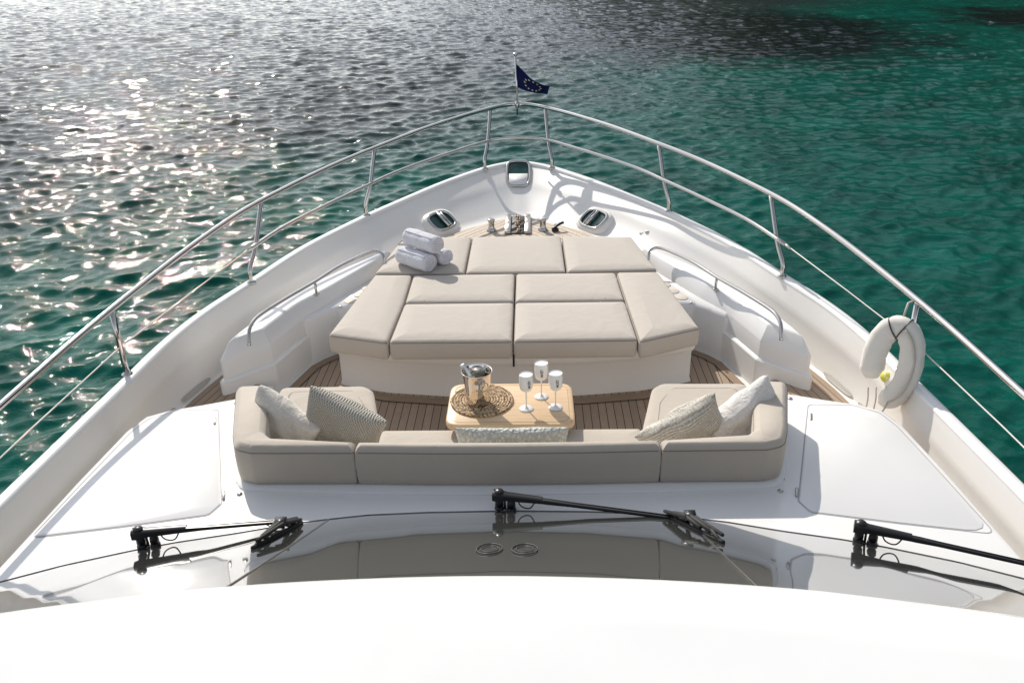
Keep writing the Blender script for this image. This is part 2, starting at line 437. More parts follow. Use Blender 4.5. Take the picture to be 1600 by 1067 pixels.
# sunpad plinth -----------------------------------------------------
pl = [(0,5.39),(.5,5.41),(.93,5.47),(1.2,5.555),(1.33,5.61),(1.33,6.25),(1.12,6.6),(1.0,7.35),(-1.0,7.35),(-1.12,6.6),(-1.33,6.25),(-1.33,5.61),(-1.2,5.555),(-.93,5.47),(-.5,5.41)]
bm = bmesh.new(); prism(bm, pl, [(.012,-.02),(.012,.012),(.022,.03),(.022,.25),(.012,.262),(.003,.27),(.0,.30),(.0,.345),(.012,.362)], .03, 4)
pb = yp('sunpad_plinth', bm, MAT['gelwarm'], angle=45)
bm = bmesh.new(); bbox(bm, (0, 5.389, .31), (.014, .012, .10), 0, .003); yp('latch_slot', bm, MAT['dark'], pb)
# ledges + side coamings --------------------------------------------
for s in (1, -1):
    led = [(.98,6.21),(1.42,6.19),(1.53,6.09),(1.62,5.98),(1.70,5.98),(1.55,6.3),(1.35,6.7),(1.15,7.3),(.98,7.3)]
    bm = bmesh.new(); prism(bm, [(s*x, y) for x, y in led], [(0,-.03),(0,.345),(.005,.362),(.03,.385)], .035, 4)
    lo = yp('side_ledge', bm, MAT['gel'], angle=50)
    cm = [(1.03,7.22),(1.22,6.78),(1.46,6.28),(1.63,5.98),(1.765,5.53),(2.105,5.20),(2.06,5.52),(1.95,5.92),(1.79,6.34),(1.52,6.80),(1.22,7.22)]
    bm = bmesh.new(); prism(bm, [(s*x, y) for x, y in cm], [(-.004,-.025),(-.006,.222),(.004,.234),(.016,.240),(.016,.372),(.020,.384),(.066,.484),(.073,.491),(.084,.496)], [.03,.9,.9,.9,.045,.05,.9,.9,.9,.9,.03] if s > 0 else [.03,.9,.9,.9,.9,.05,.045,.9,.9,.9,.03], 7)
    co = yp('side_coaming', bm, MAT['gel'], angle=22)
    hr = [(1.125,6.80,.50),(1.13,6.83,.56),(1.15,6.86,.585),(1.215,6.87,.60),(1.30,6.76,.605),(1.45,6.50,.605),(1.575,6.20,.60),(1.72,5.88,.60),(1.83,5.60,.60),(1.86,5.48,.59),(1.868,5.40,.555),(1.865,5.345,.47)]
    bm = bmesh.new(); tube(bm, catmull([(s*x, y, z) for x, y, z in hr], 6), .0135, 12); h = yp('grab_rail', bm, MAT['steel'], co)
    bm = bmesh.new(); tube(bm, [(s*1.575, 6.2, .48), (s*1.575, 6.2, .60)], .011, 10); lathe(bm, [(.024,.494),(.024,.502),(.012,.506)], (s*1.575,6.2,0), 16); yp('rail_post', bm, MAT['steel'], co)
    bm = bmesh.new(); lathe(bm, [(.042,.384),(.042,.389),(.036,.394),(.0,.3945)], (s*1.54,6.27,0), 24)
    box(bm, (s*1.54, 6.27, .396), (.04,.006,.003), (0,0,.5)); box(bm, (s*1.54, 6.27, .396), (.006,.03,.003), (0,0,.5)); yp('filler_cap', bm, MAT['steel2'], lo)
    bm = bmesh.new(); lathe(bm, [(.011,.384),(.011,.389),(.006,.392)], (s*1.395,6.20,0), 12); yp('deck_screw', bm, MAT['steel2'], lo)
    # scalloped edge of the cup-holder tray by the pad
    for k, (x, y) in enumerate(((1.335,6.30),(1.285,6.43),(1.235,6.56))):
        bm = bmesh.new(); lathe(bm, [(.050,.384),(.050,.3885),(.046,.390),(.0,.390)], (s*x, y, 0), 28); yp('cup_recess', bm, MAT['beige'], lo)

# coachroof ----------------------------------------------------------
roofR = [(1.42,4.62),(1.735,4.635),(1.93,4.56),(2.11,4.50),(2.235,4.42),(2.29,4.25),(2.34,3.75),(2.385,3.15),(2.45,2.4),(2.5,1.2)]
notch = [(-1.44,4.62),(-1.27,3.83),(1.27,3.83),(1.44,4.62)]
poly = notch+roofR[1:]+[(-x, y) for x, y in roofR[:0:-1]]
bm = bmesh.new(); prism(bm, poly, [(0,-.02),(0,.425),(.006,.448),(.022,.464),(.045,.47)], [.02,.02,.02,.02,.05]+[.08]*2+[.15]*2+[.1]*4+[.1]*4+[.15]*2+[.08]*2+[.05], 6)
roof = yp('coachroof', bm, MAT['gel'], angle=40)
# moulded shelf under the sofa back
shelf = [(-1.66,4.60),(-1.50,3.82),(-1.42,3.64),(-.8,3.60),(0,3.585),(.8,3.60),(1.42,3.64),(1.50,3.82),(1.66,4.60),(1.44,4.6),(1.27,3.80),(-1.27,3.80),(-1.44,4.6)]
bm = bmesh.new(); prism(bm, shelf, [(0,.46),(.004,.478),(.02,.486)], [.02,.1,.12,.1,.1,.1,.12,.1,.02,.02,.02,.02,.02], 6); yp('sofa_plinth', bm, MAT['gel'], angle=50)
# hatch lids
for s in (1, -1):
    lid = [(1.80,4.475),(2.06,4.465),(2.19,4.375),(2.235,4.22),(2.285,3.75),(2.33,3.27),(1.92,3.35),(1.51,3.44),(1.475,3.53)]
    bm = bmesh.new(); prism(bm, [(s*x, y) for x, y in lid], [(.004,.465),(.004,.4725),(.008,.4745)], [.06,.06,.06,.1,.1,.02,.2,.04,.04], 5)
    hl = yp('deck_hatch', bm, MAT['gel'], angle=50)
    bm = bmesh.new(); q = rnd(offs(ccw([(s*x, y) for x, y in lid]), -.002), .04, 6); q.append(q[0])
    ribbon(bm, q, .006, .4715); yp('hatch_seal', bm, MAT['gasket'], hl)
    for (x, y) in ((1.484,3.60),(1.772,4.33)):
        bm = bmesh.new(); bbox(bm, (s*x, y, .4755), (.014,.075,.008), -s*.3, .002); yp('hinge', bm, MAT['steel2'], hl)
    for (x, y) in ((1.405,3.615),(1.44,3.72),(1.71,4.55)):
        bm = bmesh.new(); lathe(bm, [(.015,.468),(.015,.473),(.009,.478),(.0,.4785)], (s*x, y, 0), 16); yp('roof_stud', bm, MAT['steel2'], roof)

# windscreen ---------------------------------------------------------
wbx = [0,.4,.7,.9,1.08,1.33,1.6,1.78,2.07,2.31,2.42,2.6]; wby = [3.466,3.457,3.438,3.405,3.37,3.30,3.235,3.18,3.075,2.965,2.91,2.80]
def wpt(x, t, lift=0):
    """x along the foot, t = 0 foot .. 1 head"""
    yb = interp(abs(x), wbx, wby); sg = -math.sin(t*PI)*.004
    return Vector((x*(1-.135*t), yb-1.66*t, .468+1.025*t+sg+lift))
glassm = mk('dark_windscreen_glass', (.056, .059, .053), .04, 0, 1.0, .7); glassm.node_tree.nodes['Principled BSDF'].inputs['IOR'].default_value = 1.75
glassm.node_tree.nodes['Principled BSDF'].inputs['Coat IOR'].default_value = 1.7; glassm.node_tree.nodes['Principled BSDF'].inputs['Coat Roughness'].default_value = 0.01
ws = thing.__call__ if False else None
bm = bmesh.new()
for a, b in ((-2.6, 2.6),):
    lo = []
    for i in range(105):
        x = a+(b-a)*i/104; lo.append([wpt(x, -.012, -.006)]+[wpt(x, t/14, -.006) for t in range(15)])
    rings(bm, lo, False, False, closed=False)
wsf = yp('windscreen', bm, MAT['rubber'])
for a, b in ((-2.58,-.893),(-.887,.887),(.893,2.58)):
    bm = bmesh.new(); lo = []
    for i in range(61):
        x = a+(b-a)*i/60; lo.append([wpt(x, .001+t/24*.99) for t in range(25)])
    rings(bm, lo, False, False, closed=False); yp('glass_pane', bm, glassm, wsf)
bm = bmesh.new(); pth = [wpt(-2.55+5.1*i/90, .0, .001) for i in range(91)]; tube(bm, pth, .003, 6); yp('windscreen_seal', bm, MAT['rubber'], wsf)
for s in (1, -1):
    bm = bmesh.new(); tube(bm, [wpt(s*.89, t/20, .001) for t in range(21)], .004, 6); yp('pane_joint', bm, MAT['steel2'], wsf)
for x in (-.028, .110):  # reflection of two round discs, drawn as dark rings on the glass
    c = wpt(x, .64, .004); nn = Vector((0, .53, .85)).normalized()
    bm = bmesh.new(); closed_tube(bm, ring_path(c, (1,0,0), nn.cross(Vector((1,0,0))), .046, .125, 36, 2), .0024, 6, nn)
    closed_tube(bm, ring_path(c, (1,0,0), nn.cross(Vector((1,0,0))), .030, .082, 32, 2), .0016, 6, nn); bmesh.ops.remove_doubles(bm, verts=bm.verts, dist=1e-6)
    yp('disc_reflection', bm, MAT['discrefl'], wsf)
# flybridge brow ------------------------------------------------------
BE = catmull([(x, y, 0) for x, y in ((-.43,1.868),(0,1.885),(.43,1.870),(.79,1.836),(1.03,1.797),(1.38,1.725),(1.8,1.62),(2.3,1.46),(2.9,1.2))], 8)[8:]
bex = [p.x for p in BE]; bey = [p.y for p in BE]
bm = bmesh.new(); lo = []
for i in range(81):
    x = -2.8+5.6*i/80; e = interp(abs(x), bex, bey); k = []
    e *= .972; zb = 1.50; k += [Vector((x, e-.5, zb-.03)), Vector((x, e-.03, zb-.022)), Vector((x, e-.006, zb-.012)), Vector((x, e, zb)), Vector((x, e-.006, zb+.014)), Vector((x, e-.03, zb+.025))]
    for j in range(1, 22):
        d = j*.16; k.append(Vector((x, e-.03-d, zb+.027-.045*d-.004*d*d)))
    lo.append(k)
rings(bm, lo, False, False, closed=False); brow = yp('flybridge_brow', bm, MAT['brow'], angle=60)

# rails ---------------------------------------------------------------
railp = [(0,9.62,1.285),(.18,9.54,1.283),(.38,9.33,1.278),(.60,9.06,1.270),(.95,8.57,1.252),(1.33,7.96,1.222),(1.47,7.73,1.21),(1.67,7.37,1.19),
         (1.90,6.87,1.165),(2.10,6.37,1.138),(2.25,5.85,1.10),(2.36,5.40,1.06),(2.46,4.88,1.02),(2.53,4.40,.99),(2.58,3.8,.965),(2.62,3.1,.95),(2.66,2.2,.94),(2.7,1,.93)]
midp = [(0,9.19,1.012),(.16,9.16,1.012),(.33,9.06,1.01),(.62,8.74,.996),(.90,8.41,.98),(1.18,8.05,.958),(1.38,7.70,.94),(1.62,7.27,.918),(1.90,6.72,.89),(2.07,6.20,.866)]
RAIL = full(railp, 5); MID = full(midp, 5)
bm = bmesh.new(); tube(bm, RAIL, .0205, 14); rail = yp('bow_rail', bm, MAT['steel'])
bm = bmesh.new(); tube(bm, MID, .0155, 12); yp('middle_rail', bm, MAT['steel'], rail)
def at_y(pts, y, s):
    c = [p for p in pts if p.x*s >= 0]; return min(c, key=lambda p: abs(p.y-y))
stan = {.0:0}
for s in (1, -1):
    for (bx, by, tx, ty) in ((.36,9.075,.315,9.40),(1.42,7.72,1.345,7.93),(2.085,6.22,2.04,6.52),(2.475,4.78,2.475,4.77),(2.575,3.1,2.62,3.1)):
        top = min((p for p in RAIL if p.x*s > 0), key=lambda p: (abs(p.x)-tx)**2+(p.y-ty)**2)
        zc = zcap(by); b = Vector((s*bx, by, zc)); t = Vector(top)
        bm = bmesh.new()
        if by > 5: t = t+Vector((0, -.0, -.01)); pts = catmull([b, b+Vector((0, .01, .10)), b.lerp(t, .45)+Vector((-s*.004, -.03, 0)), t], 6)
        else: pts = [b, b.lerp(t, .5), t]
        tube(bm, pts, [.018]*len(pts), 12); lathe(bm, [(.036,zc-.01),(.036,zc+.008),(.019,zc+.016),(.017,zc+.02)], (b.x, b.y, 0), 20)
        yp('stanchion', bm, MAT['steel'], rail)
    # guard wire carries the mid rail on aft
    w = [(2.075,6.19,.864),(2.30,5.45,.80),(2.475,4.78,.755),(2.56,3.8,.74),(2.60,3.1,.735),(2.62,2,.735)]
    bm = bmesh.new(); tube(bm, [(s*x, y, z) for x, y, z in w], .0042, 8); tube(bm, [(s*2.07,6.21,.866),(s*2.09,6.13,.858)], .010, 8)
    yp('guard_wire', bm, MAT['wire'], rail)

# bow fittings ---------------------------------------------------------
seaview = mk('hawse_opening', (.01, .055, .05), .15)
for s in (1, -1):
    # oval hawse fairlead let into the inner face of the bulwark
    fx = interp(7.86, [7.40,7.80,8.2], [1.30,1.02,.72])
    tdir = Vector((-.6*s, .8, 0)).normalized(); upv = Vector((.14*s, .59, .32)); upv = (upv-tdir*upv.dot(tdir)).normalized()
    nrm = tdir.cross(upv); nrm = (nrm if nrm.z > 0 else -nrm).normalized(); c = Vector((s*.775, 8.09, .415))
    root = None
    bm = bmesh.new(); outer_l = ring_path(c+nrm*.05, tdir, upv, .195, .145); inner_l = ring_path(c+nrm*.06, tdir, upv, .150, .11)
    back = ring_path(c-nrm*.10, tdir, upv, .21, .15)
    rings(bm, [back, outer_l, inner_l], False, False); fl = yp('mooring_fairlead', bm, MAT['gelwarm'])
    bm = bmesh.new(); closed_tube(bm, ring_path(c+nrm*.062, tdir, upv, .146, .106), .017, 10, nrm, .8); yp('fairlead_ring', bm, MAT['steel'], fl)
    bm = bmesh.new(); bm.faces.new([bm.verts.new(p) for p in ring_path(c+nrm*.052, tdir, upv, .14, .10)]); yp('opening', bm, seaview, fl, smooth=False)
    bm = bmesh.new(); tube(bm, [c+nrm*.075-upv*.09+tdir*.01, c+nrm*.075+upv*.09+tdir*.01], .017, 12)
    tube(bm, [c+nrm*.065-upv*.09+tdir*.06, c+nrm*.065+upv*.09+tdir*.06], .010, 12); yp('roller', bm, MAT['steel'], fl)
# bow chock (U shaped opening in the stem)
cc = Vector((0, 9.10, .65)); ux = Vector((1,0,0)); uy = Vector((0,.88,.44)).normalized(); nr = ux.cross(uy)
bm = bmesh.new(); P = [p for p in ring_path(cc, ux, uy, .125, .195, 48, 4)]
closed_tube(bm, P, .016, 10, nr, .9); bc = yp('bow_chock', bm, MAT['steel'])
bm = bmesh.new(); bm.faces.new([bm.verts.new(p+Vector((0,0,-.012))) for p in ring_path(cc, ux, uy, .12, .19, 48, 4)]); yp('opening', bm, seaview, bc, smooth=False)
bm = bmesh.new(); box(bm, tuple(cc+Vector((0,-.10,-.045))), (.20,.18,.012), (math.atan2(.44,.88),0,0)); yp('chock_plate', bm, MAT['gel'], bc)
# chain well between two steel cheeks, capstans, cleats
bm = bmesh.new(); bbox(bm, (0,8.37,.308), (.135,.52,.010), 0, .003); well = yp('chain_well', bm, mk('well_dark', (.03,.02,.014), .6))
for s in (1, -1):
    bm = bmesh.new(); bbox(bm, (s*.098,8.37,.316), (.06,.54,.032), 0, .006); yp('cheek_plate', bm, MAT['steel2'], well)
bm = bmesh.new()
for k in range(12):
    c = Vector((.012*math.sin(k), 8.14+.042*k, .326)); closed_tube(bm, ring_path(c, (1,0,0) if k % 2 else (.5,0,.86), (0,1,0), .014, .026, 14, 2), .0055, 6, (0,0,1) if k % 2 else (.8,0,-.5))
yp('anchor_chain', bm, mk('galvanised', (.28,.2,.13), .5, 1), well)
for s, x in ((1,.25),(-1,-.26)):
    bm = bmesh.new(); lathe(bm, [(.05,.30),(.05,.312),(.036,.325),(.030,.35),(.030,.39),(.037,.405),(.038,.415),(.03,.422),(.0,.424)], (x,8.22,0), 28); yp('capstan', bm, MAT['steel'])
bm = bmesh.new(); tube(bm, catmull([(.34,8.16,.325),(.40,8.20,.36),(.45,8.24,.37)], 4), .014, 8); tube(bm, [(.36,8.22,.30),(.38,8.2,.36)], .018, 8); lathe(bm, [(.035,.30),(.035,.325),(.02,.33)], (.37,8.19,0), 14); yp('foot_switch', bm, MAT['black'])
for s in (1,):
    bm = bmesh.new(); lathe(bm, [(.014,.40),(.014,.47),(.026,.475),(.026,.488),(.0,.49)], (1.22,7.62,0), 14); tube(bm, [(1.15,7.64,.462),(1.22,7.62,.462)], .008, 8); yp('snap_hook_eye', bm, MAT['steel'])
for o in bpy.data.objects:
    if o.name.split('.')[0] in ('chain_well','cheek_plate','anchor_chain','capstan','foot_switch'): o.data.transform(Matrix.Translation((0,-.17,.062)))
# scuppers in the bulwark foot
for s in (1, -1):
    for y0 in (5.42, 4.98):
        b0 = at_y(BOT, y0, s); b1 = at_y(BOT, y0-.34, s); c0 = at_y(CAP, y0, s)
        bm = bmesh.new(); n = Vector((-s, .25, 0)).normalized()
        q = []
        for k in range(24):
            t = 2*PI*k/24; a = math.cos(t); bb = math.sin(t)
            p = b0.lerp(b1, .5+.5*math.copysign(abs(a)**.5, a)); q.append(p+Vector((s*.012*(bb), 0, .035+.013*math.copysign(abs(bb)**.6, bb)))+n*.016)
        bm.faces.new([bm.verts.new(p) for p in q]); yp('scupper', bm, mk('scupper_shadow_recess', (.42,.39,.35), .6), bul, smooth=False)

# wipers ---------------------------------------------------------------
def wiper(px, py, rot, length, blade_t):
    """twin-spindle arm at (px,py); rot = heading of the arm, parked along the foot of the glass"""
    d = Vector((math.cos(rot), math.sin(rot), 0)); n = Vector((-d.y, d.x, 0)); z0 = .468; P0 = Vector((px, py, z0)); P1 = P0+d*.062
    bm = bmesh.new()
    for P in (P0, P1):
        lathe(bm, [(.024,0),(.024,.010),(.017,.014),(.017,.022),(.022,.026),(.020,.050),(.013,.056),(.013,.078),(.0,.079)], P, 18)
    tube(bm, [P0+d*.03+Vector((0,0,.0)), P0+d*.028+Vector((0,0,.06))], .006, 8)
    root = yp('windscreen_wiper', bm, MAT['black'])
    bm = bmesh.new(); zt = Vector((0,0,.085))
    def bar(a, b, w, h):
        v = []; t = (b-a).normalized(); m = Vector((-t.y, t.x, 0)).normalized(); u = Vector((0,0,1))
        lo = []
        for p, k in ((a, 1), (a.lerp(b, .12), 1.08), (a.lerp(b, .26), .8), (b, .62)):
            lo.append([p+m*w*k/2+u*h*k*.3, p+m*w*k*.3+u*h*k/2, p-m*w*k*.3+u*h*k/2, p-m*w*k/2+u*h*k*.3, p-m*w*k/2-u*h*k/2, p+m*w*k/2-u*h*k/2])
        rings(bm, lo)
    tip = P0+d*length+Vector((0,0,.070))
    bar(P0+zt-d*.03, P0+zt+d*.22, .055, .042)
    bar(P0+zt+d*.15-n*.008, tip-n*.008, .019, .020); bar(P1+zt*.96+d*.12+n*.012, tip-d*.05+n*.012, .010, .012)
    bar(tip-d*.09, tip+d*.01, .040, .020); lathe(bm, [(.023,.062),(.023,.110),(.015,.117),(0,.118)], P0-Vector((0,0,0)), 16)
    yp('wiper_arm', bm, MAT['black'], root, angle=40)
    bm = bmesh.new(); tube(bm, catmull([P0+d*.09+Vector((0,0,.08)), P0+d*.115+Vector((0,0,.04))-n*.01, P0+d*.16+Vector((0,0,.035))-n*.012, P0+d*.19+Vector((0,0,.08))], 6), .0035, 6); yp('washer_hose', bm, MAT['rubber'], root); bm = bmesh.new()
    tube(bm, catmull([tip-d*.14, tip-d*.10-Vector((0,0,.03)), tip-d*.05-Vector((0,0,.025)), tip-d*.03], 5), .003, 6); yp('washer_hose', bm, MAT['rubber'], root)
    # blade lying up the glass
    x0, x1, t0, t1 = blade_t
    A = wpt(x0, t0, .035); B = wpt(x1, t1, .035); A0, B0 = wpt(x0, t0, .006), wpt(x1, t1, .006)
    bm = bmesh.new(); tube(bm, [A0, A0.lerp(B0, .5), B0], .010, 8); mid = A.lerp(B, .45)
    m2 = mid+Vector((0,0,.028)); tube(bm, [A.lerp(B, .12), m2, A.lerp(B, .82)], .012, 6)
    for a in (.12, .82):
        q = A.lerp(B, a); tube(bm, [A0.lerp(B0, a-.12), q+Vector((0,0,.004)), A0.lerp(B0, a+.14)], .009, 6)
    side = Vector((.016, 0, 0)); tube(bm, [A.lerp(B, .08)+side, m2+side*1.2, A.lerp(B, .95)+side*.6], .008, 6); tube(bm, [A.lerp(B, .02)-side, m2-side*1.2, A.lerp(B, .7)-side], .009, 6)
    yp('wiper_blade', bm, MAT['rubber'], root)
    bm = bmesh.new(); tube(bm, [tip-d*.015, tip-d*.015+Vector((0,0,-.03)), m2], .011, 8); tube(bm, [tip-d*.055, tip-d*.05+Vector((0,0,-.035)), m2+side], .007, 8)
    box(bm, tuple(m2+Vector((0,0,.004))), (.05,.05,.022)); yp('blade_link', bm, MAT['black'], root)
wiper(-1.752, 3.205, .150, .72, (-1.015, -1.055, .02, .42))
wiper(-.040, 3.485, -.195, .945, (.79, .94, .02, .42))
wiper(1.668, 3.225, -.36, .86, (2.42, 2.45, .05, .35))

# ------------------------------------------------------------------ sunpad cushions
def cushion(bm, poly, z0, z1, r=.035, puff=.015):
    h = z1-z0
    prism(bm, poly, [(.020,z0),(.006,z0+.008),(0,z0+.026),(-.003,(z0+z1)/2),(0,z1-.030),(.004,z1-.016),(.013,z1-.005),(.028,z1),(.052,z1+puff*.4),(.082,z1+puff*.75),(.115,z1+puff)], [r]*len(poly) if not isinstance(r, list) else r, 6)
    bmesh.ops.remove_doubles(bm, verts=bm.verts, dist=.0002)
Z0, Z1 = .368, .52
g1 = 'taupe cushions laid out as the sunpad'
pads = [
 ([(-1.315,5.42),(-.874,5.285),(-.848,5.96),(-.853,6.532),(-1.165,6.545)], 'tapered side cushion at the left end of the sunpad'),
 ([(-.862,5.292),(-.006,5.288),(-.006,5.950),(-.840,5.950)], 'front row sunpad cushion left of the centre gap'),
 ([(.006,5.288),(.862,5.296),(.840,5.950),(.006,5.950)], 'front row sunpad cushion right of the centre gap'),
 ([(-.838,5.966),(-.006,5.966),(-.006,6.536),(-.842,6.526)], 'short middle row sunpad cushion left of the centre gap'),
 ([(.006,5.966),(.838,5.966),(.82,6.530),(.006,6.536)], 'short middle row sunpad cushion right of the centre gap'),
 ([(1.32,5.47),(.874,5.265),(.850,5.97),(.832,6.540),(1.168,6.535)], 'tapered side cushion at the right end of the sunpad'),
 ([(-1.172,6.572),(-.424,6.556),(-.416,7.45),(-1.055,7.46)], 'back row sunpad cushion carrying the rolled towels'),
 ([(-.412,6.556),(.414,6.556),(.403,7.45),(-.406,7.45)], 'back row sunpad cushion in the middle behind the bow planking'),
 ([(.426,6.556),(1.172,6.585),(1.045,7.40),(.415,7.44)], 'back row sunpad cushion on the right, bare and tapered')]
for i, (p, lab) in enumerate(pads):
    c = sum((Vector(q) for q in p), Vector((0,0)))/len(p); off = (c.x, c.y, Z0)
    t = thing('sunpad_cushion', lab, 'cushion', off, group=g1)
    bm = bmesh.new(); cushion(bm, p, Z0, Z1, .028); part('cover', bm, MAT['cushion'], t, off)
    bm = bmesh.new()
    q = rnd(offs(ccw(p), .004), .024, 6); q = [Vector((x, y, Z1-.017)) for x, y in q]; closed_tube(bm, q, .0032, 6)
    part('piping', bm, MAT['piping'], t, off)
    if i in (1, 2, 3, 4):      # darts sewn in the cover
        s = -1 if i in (1, 3) else 1; ya, yb = (5.33, 5.93) if i < 3 else (5.99, 6.51); xa, xb = (.70, .66) if i < 3 else (.655, .62)
        bm = bmesh.new(); tube(bm, catmull([(s*(xa+.04), ya, Z1+.001), (s*xa, ya+.12, Z1+.0075), (s*xb, yb-.06, Z1+.007), (s*(xb-.01), yb, Z1)], 6), .0016, 6)
        part('seam', bm, mk('seam_thread', (.56,.50,.43), .8) if i == 1 else bpy.data.materials['seam_thread'], t, off)

# ------------------------------------------------------------------ sofa
SO = (0, 4.0, 0)
sofa = thing('cockpit_sofa', 'U-shaped taupe sofa set into the coachroof, its low back towards the windscreen', 'sofa', SO)
def sp_(name, bm, mat, **k): return part(name, bm, mat, sofa, SO, **k)
for s in (1, -1):
    pts = [(1.615,4.345),(1.475,3.83),(1.425,3.70),(1.33,3.665),(.791,3.660),(.791,3.745),(1.245,3.790),(1.295,3.84),(1.415,4.36)]
    P = [(s*x, y) for x, y in pts]; rr = [.05,.12,.09,.09,.012,.012,.04,.04,.05]
    Pc = ccw(P); rc = rr if Pc[0] == P[0] else list(reversed(rr))
    bm = bmesh.new(); prism(bm, P, [(.022,.488),(.004,.50),(0,.54),(-.002,.62),(0,.672),(.006,.694),(.018,.711),(.030,.7195),(.034,.722)], rc, 7)
    b = sp_('backrest', bm, MAT['sofaf'])
    q = rnd(offs(Pc, .005), [max(.01, x-.005) for x in rc], 7); bm = bmesh.new(); closed_tube(bm, [Vector((x, y, .688)) for x, y in q], .0035, 6); o = part('piping', bm, MAT['piping'], b); o.data.transform(Matrix.Translation(-Vector(SO)))
P = [(-.788,3.66),(-.4,3.648),(0,3.644),(.4,3.648),(.788,3.66),(.788,3.742),(.4,3.733),(0,3.73),(-.4,3.733),(-.788,3.742)]
bm = bmesh.new(); prism(bm, P, [(.018,.488),(.004,.50),(0,.54),(-.003,.62),(0,.674),(.005,.695),(.015,.711),(.026,.7195),(.03,.722)], .012, 6); b = sp_('backrest', bm, MAT['sofaf'])
q = rnd(offs(ccw(P), .005), .018, 6); bm = bmesh.new(); closed_tube(bm, [Vector((x, y, .690)) for x, y in q], .0035, 6); o = part('piping', bm, MAT['piping'], b); o.data.transform(Matrix.Translation(-Vector(SO)))
# seats
for s in (1, -1):
    bm = bmesh.new(); bbox(bm, (s*.7895, 3.703, .585), (.05, .05, .20), 0, .003); sp_('gap_light_block', bm, MAT['piping'])  # added dark filler, stops light leaking through the gap between backrests
    P = [(s*x, y) for x, y in ((1.25,3.80),(1.41,4.40),(1.545,4.885),(.975,4.895),(.905,4.83),(.79,4.36),(.79,3.76))]
    bm = bmesh.new(); cushion(bm, P, .25, .40, [.03,.1,.06,.10,.09,.05,.02] if s > 0 else [.02,.05,.09,.10,.06,.1,.03], .008); st = sp_('seat_cushion', bm, MAT['sofaf'])
    q = rnd([(s*x, y) for x, y in ((1.26,3.90),(1.34,4.30),(1.455,4.80),(1.03,4.805),(.93,4.62),(.88,4.36),(.88,3.90))], .06, 6); bm = bmesh.new(); closed_tube(bm, [Vector((x, y, .4055)) for x, y in q], .0022, 6); o = part('seam', bm, MAT['piping'], st); o.data.transform(Matrix.Translation(-Vector(SO)))
    P2 = [(s*x, y) for x, y in ((1.27,3.80),(1.40,4.60),(1.50,4.83),(1.0,4.83),(.94,4.77),(.84,4.33),(.84,3.80))]
    bm = bmesh.new(); prism(bm, P2, [(0,-.01),(0,.24),(.01,.25)], .03, 4); sp_('seat_base', bm, MAT['gelwarm'], angle=50)
P = [(-.782,3.76),(.782,3.76),(.782,4.35),(-.782,4.35)]
bm = bmesh.new(); cushion(bm, P, .25, .40, .03, .008); st = sp_('seat_cushion', bm, MAT['sofaf'])
bm = bmesh.new(); tube(bm, [(-.76,3.95,.4075),(.76,3.95,.4075)], .002, 6); o = part('seam', bm, MAT['piping'], st); o.data.transform(Matrix.Translation(-Vector(SO)))
bm = bmesh.new(); prism(bm, [(-.83,3.80),(.83,3.80),(.83,4.31),(-.83,4.31)], [(0,-.01),(0,.24),(.01,.25)], .02, 3); sp_('seat_base', bm, MAT['gelwarm'], angle=50)

# ------------------------------------------------------------------ table
TO = (0, 4.47, 0)
table = thing('cockpit_table', 'pale oak table with rounded corners between sofa and sunpad', 'table', TO)
wood = mk('pale_oak', (.66,.47,.28), .42); g = NT(wood); c = g.co()
gr = g.noise(g.mapping(c, (3, 55, 20)), 1.6, 6, .6, .6); g.l(g.mix(g.rng(gr, .3, .75), (.60,.40,.225), (.74,.55,.34)), g.b.inputs['Base Color']); g.l(g.bump(gr, .15, .002), g.b.inputs['Normal'])
P = [(-.382,4.225),(.382,4.225),(.382,4.725),(-.382,4.725)]
bm = bmesh.new(); prism(bm, P, [(.012,.455),(.0,.462),(0,.488),(.004,.496),(.012,.50)], .095, 9); part('table_top', bm, wood, table, TO, angle=60)
bm = bmesh.new()
for d in (.032,): 
    q = rnd(offs(ccw(P), d), .075, 9); closed_tube(bm, [Vector((x, y, .4998)) for x, y in q], .0016, 6)
part('groove', bm, mk('oak_groove', (.34,.22,.12), .6), table, TO)
bm = bmesh.new(); lathe(bm, [(.14,.0),(.14,.012),(.045,.02),(.04,.05),(.04,.44),(.12,.45),(.12,.456)], (0,4.47,0), 28); part('pedestal', bm, MAT['steel2'], table, TO)

# placemat
MC = Vector((-.177,4.50,.502)); bm = bmesh.new(); random.seed(8)
lathe(bm, [(.192,0),(.194,.003),(.192,.006),(0,.006)], MC, 60)
for k in range(11):
    r_ = .012+k*.0172; n = max(12, int(r_*480)); 
    q = [MC+Vector(((r_+random.uniform(-.0022,.0022))*math.cos(2*PI*i/n), (r_+random.uniform(-.0022,.0022))*math.sin(2*PI*i/n), .008+random.uniform(-.002,.002)+.0015*math.sin(i*2.4))) for i in range(n)]
    closed_tube(bm, q, .0082, 6, (0,0,1), .7)
matm = mk('woven_seagrass', (.3,.2,.1), .8); g = NT(matm); c = g.co(); vo = g.n('TexVoronoi'); g.l(c, vo.inputs['Vector']); vo.inputs['Scale'].default_value = 95
nn = g.noise(c, 160, 3); ss = g.n('SeparateColor'); g.l(vo.outputs['Color'], ss.inputs[0])
g.l(g.mix(g.rng(ss.outputs[0], .1, .9), (.17,.105,.055), (.64,.47,.29)), g.b.inputs['Base Color']); g.l(g.bump(vo.outputs['Distance'], .9, .004), g.b.inputs['Normal'])
tag(part('placemat', bm, matm, None, None), 'round woven seagrass placemat under the ice bucket', 'placemat')
bpy.data.objects['placemat'].data.transform(Matrix.Translation(-MC)); bpy.data.objects['placemat'].location = MC
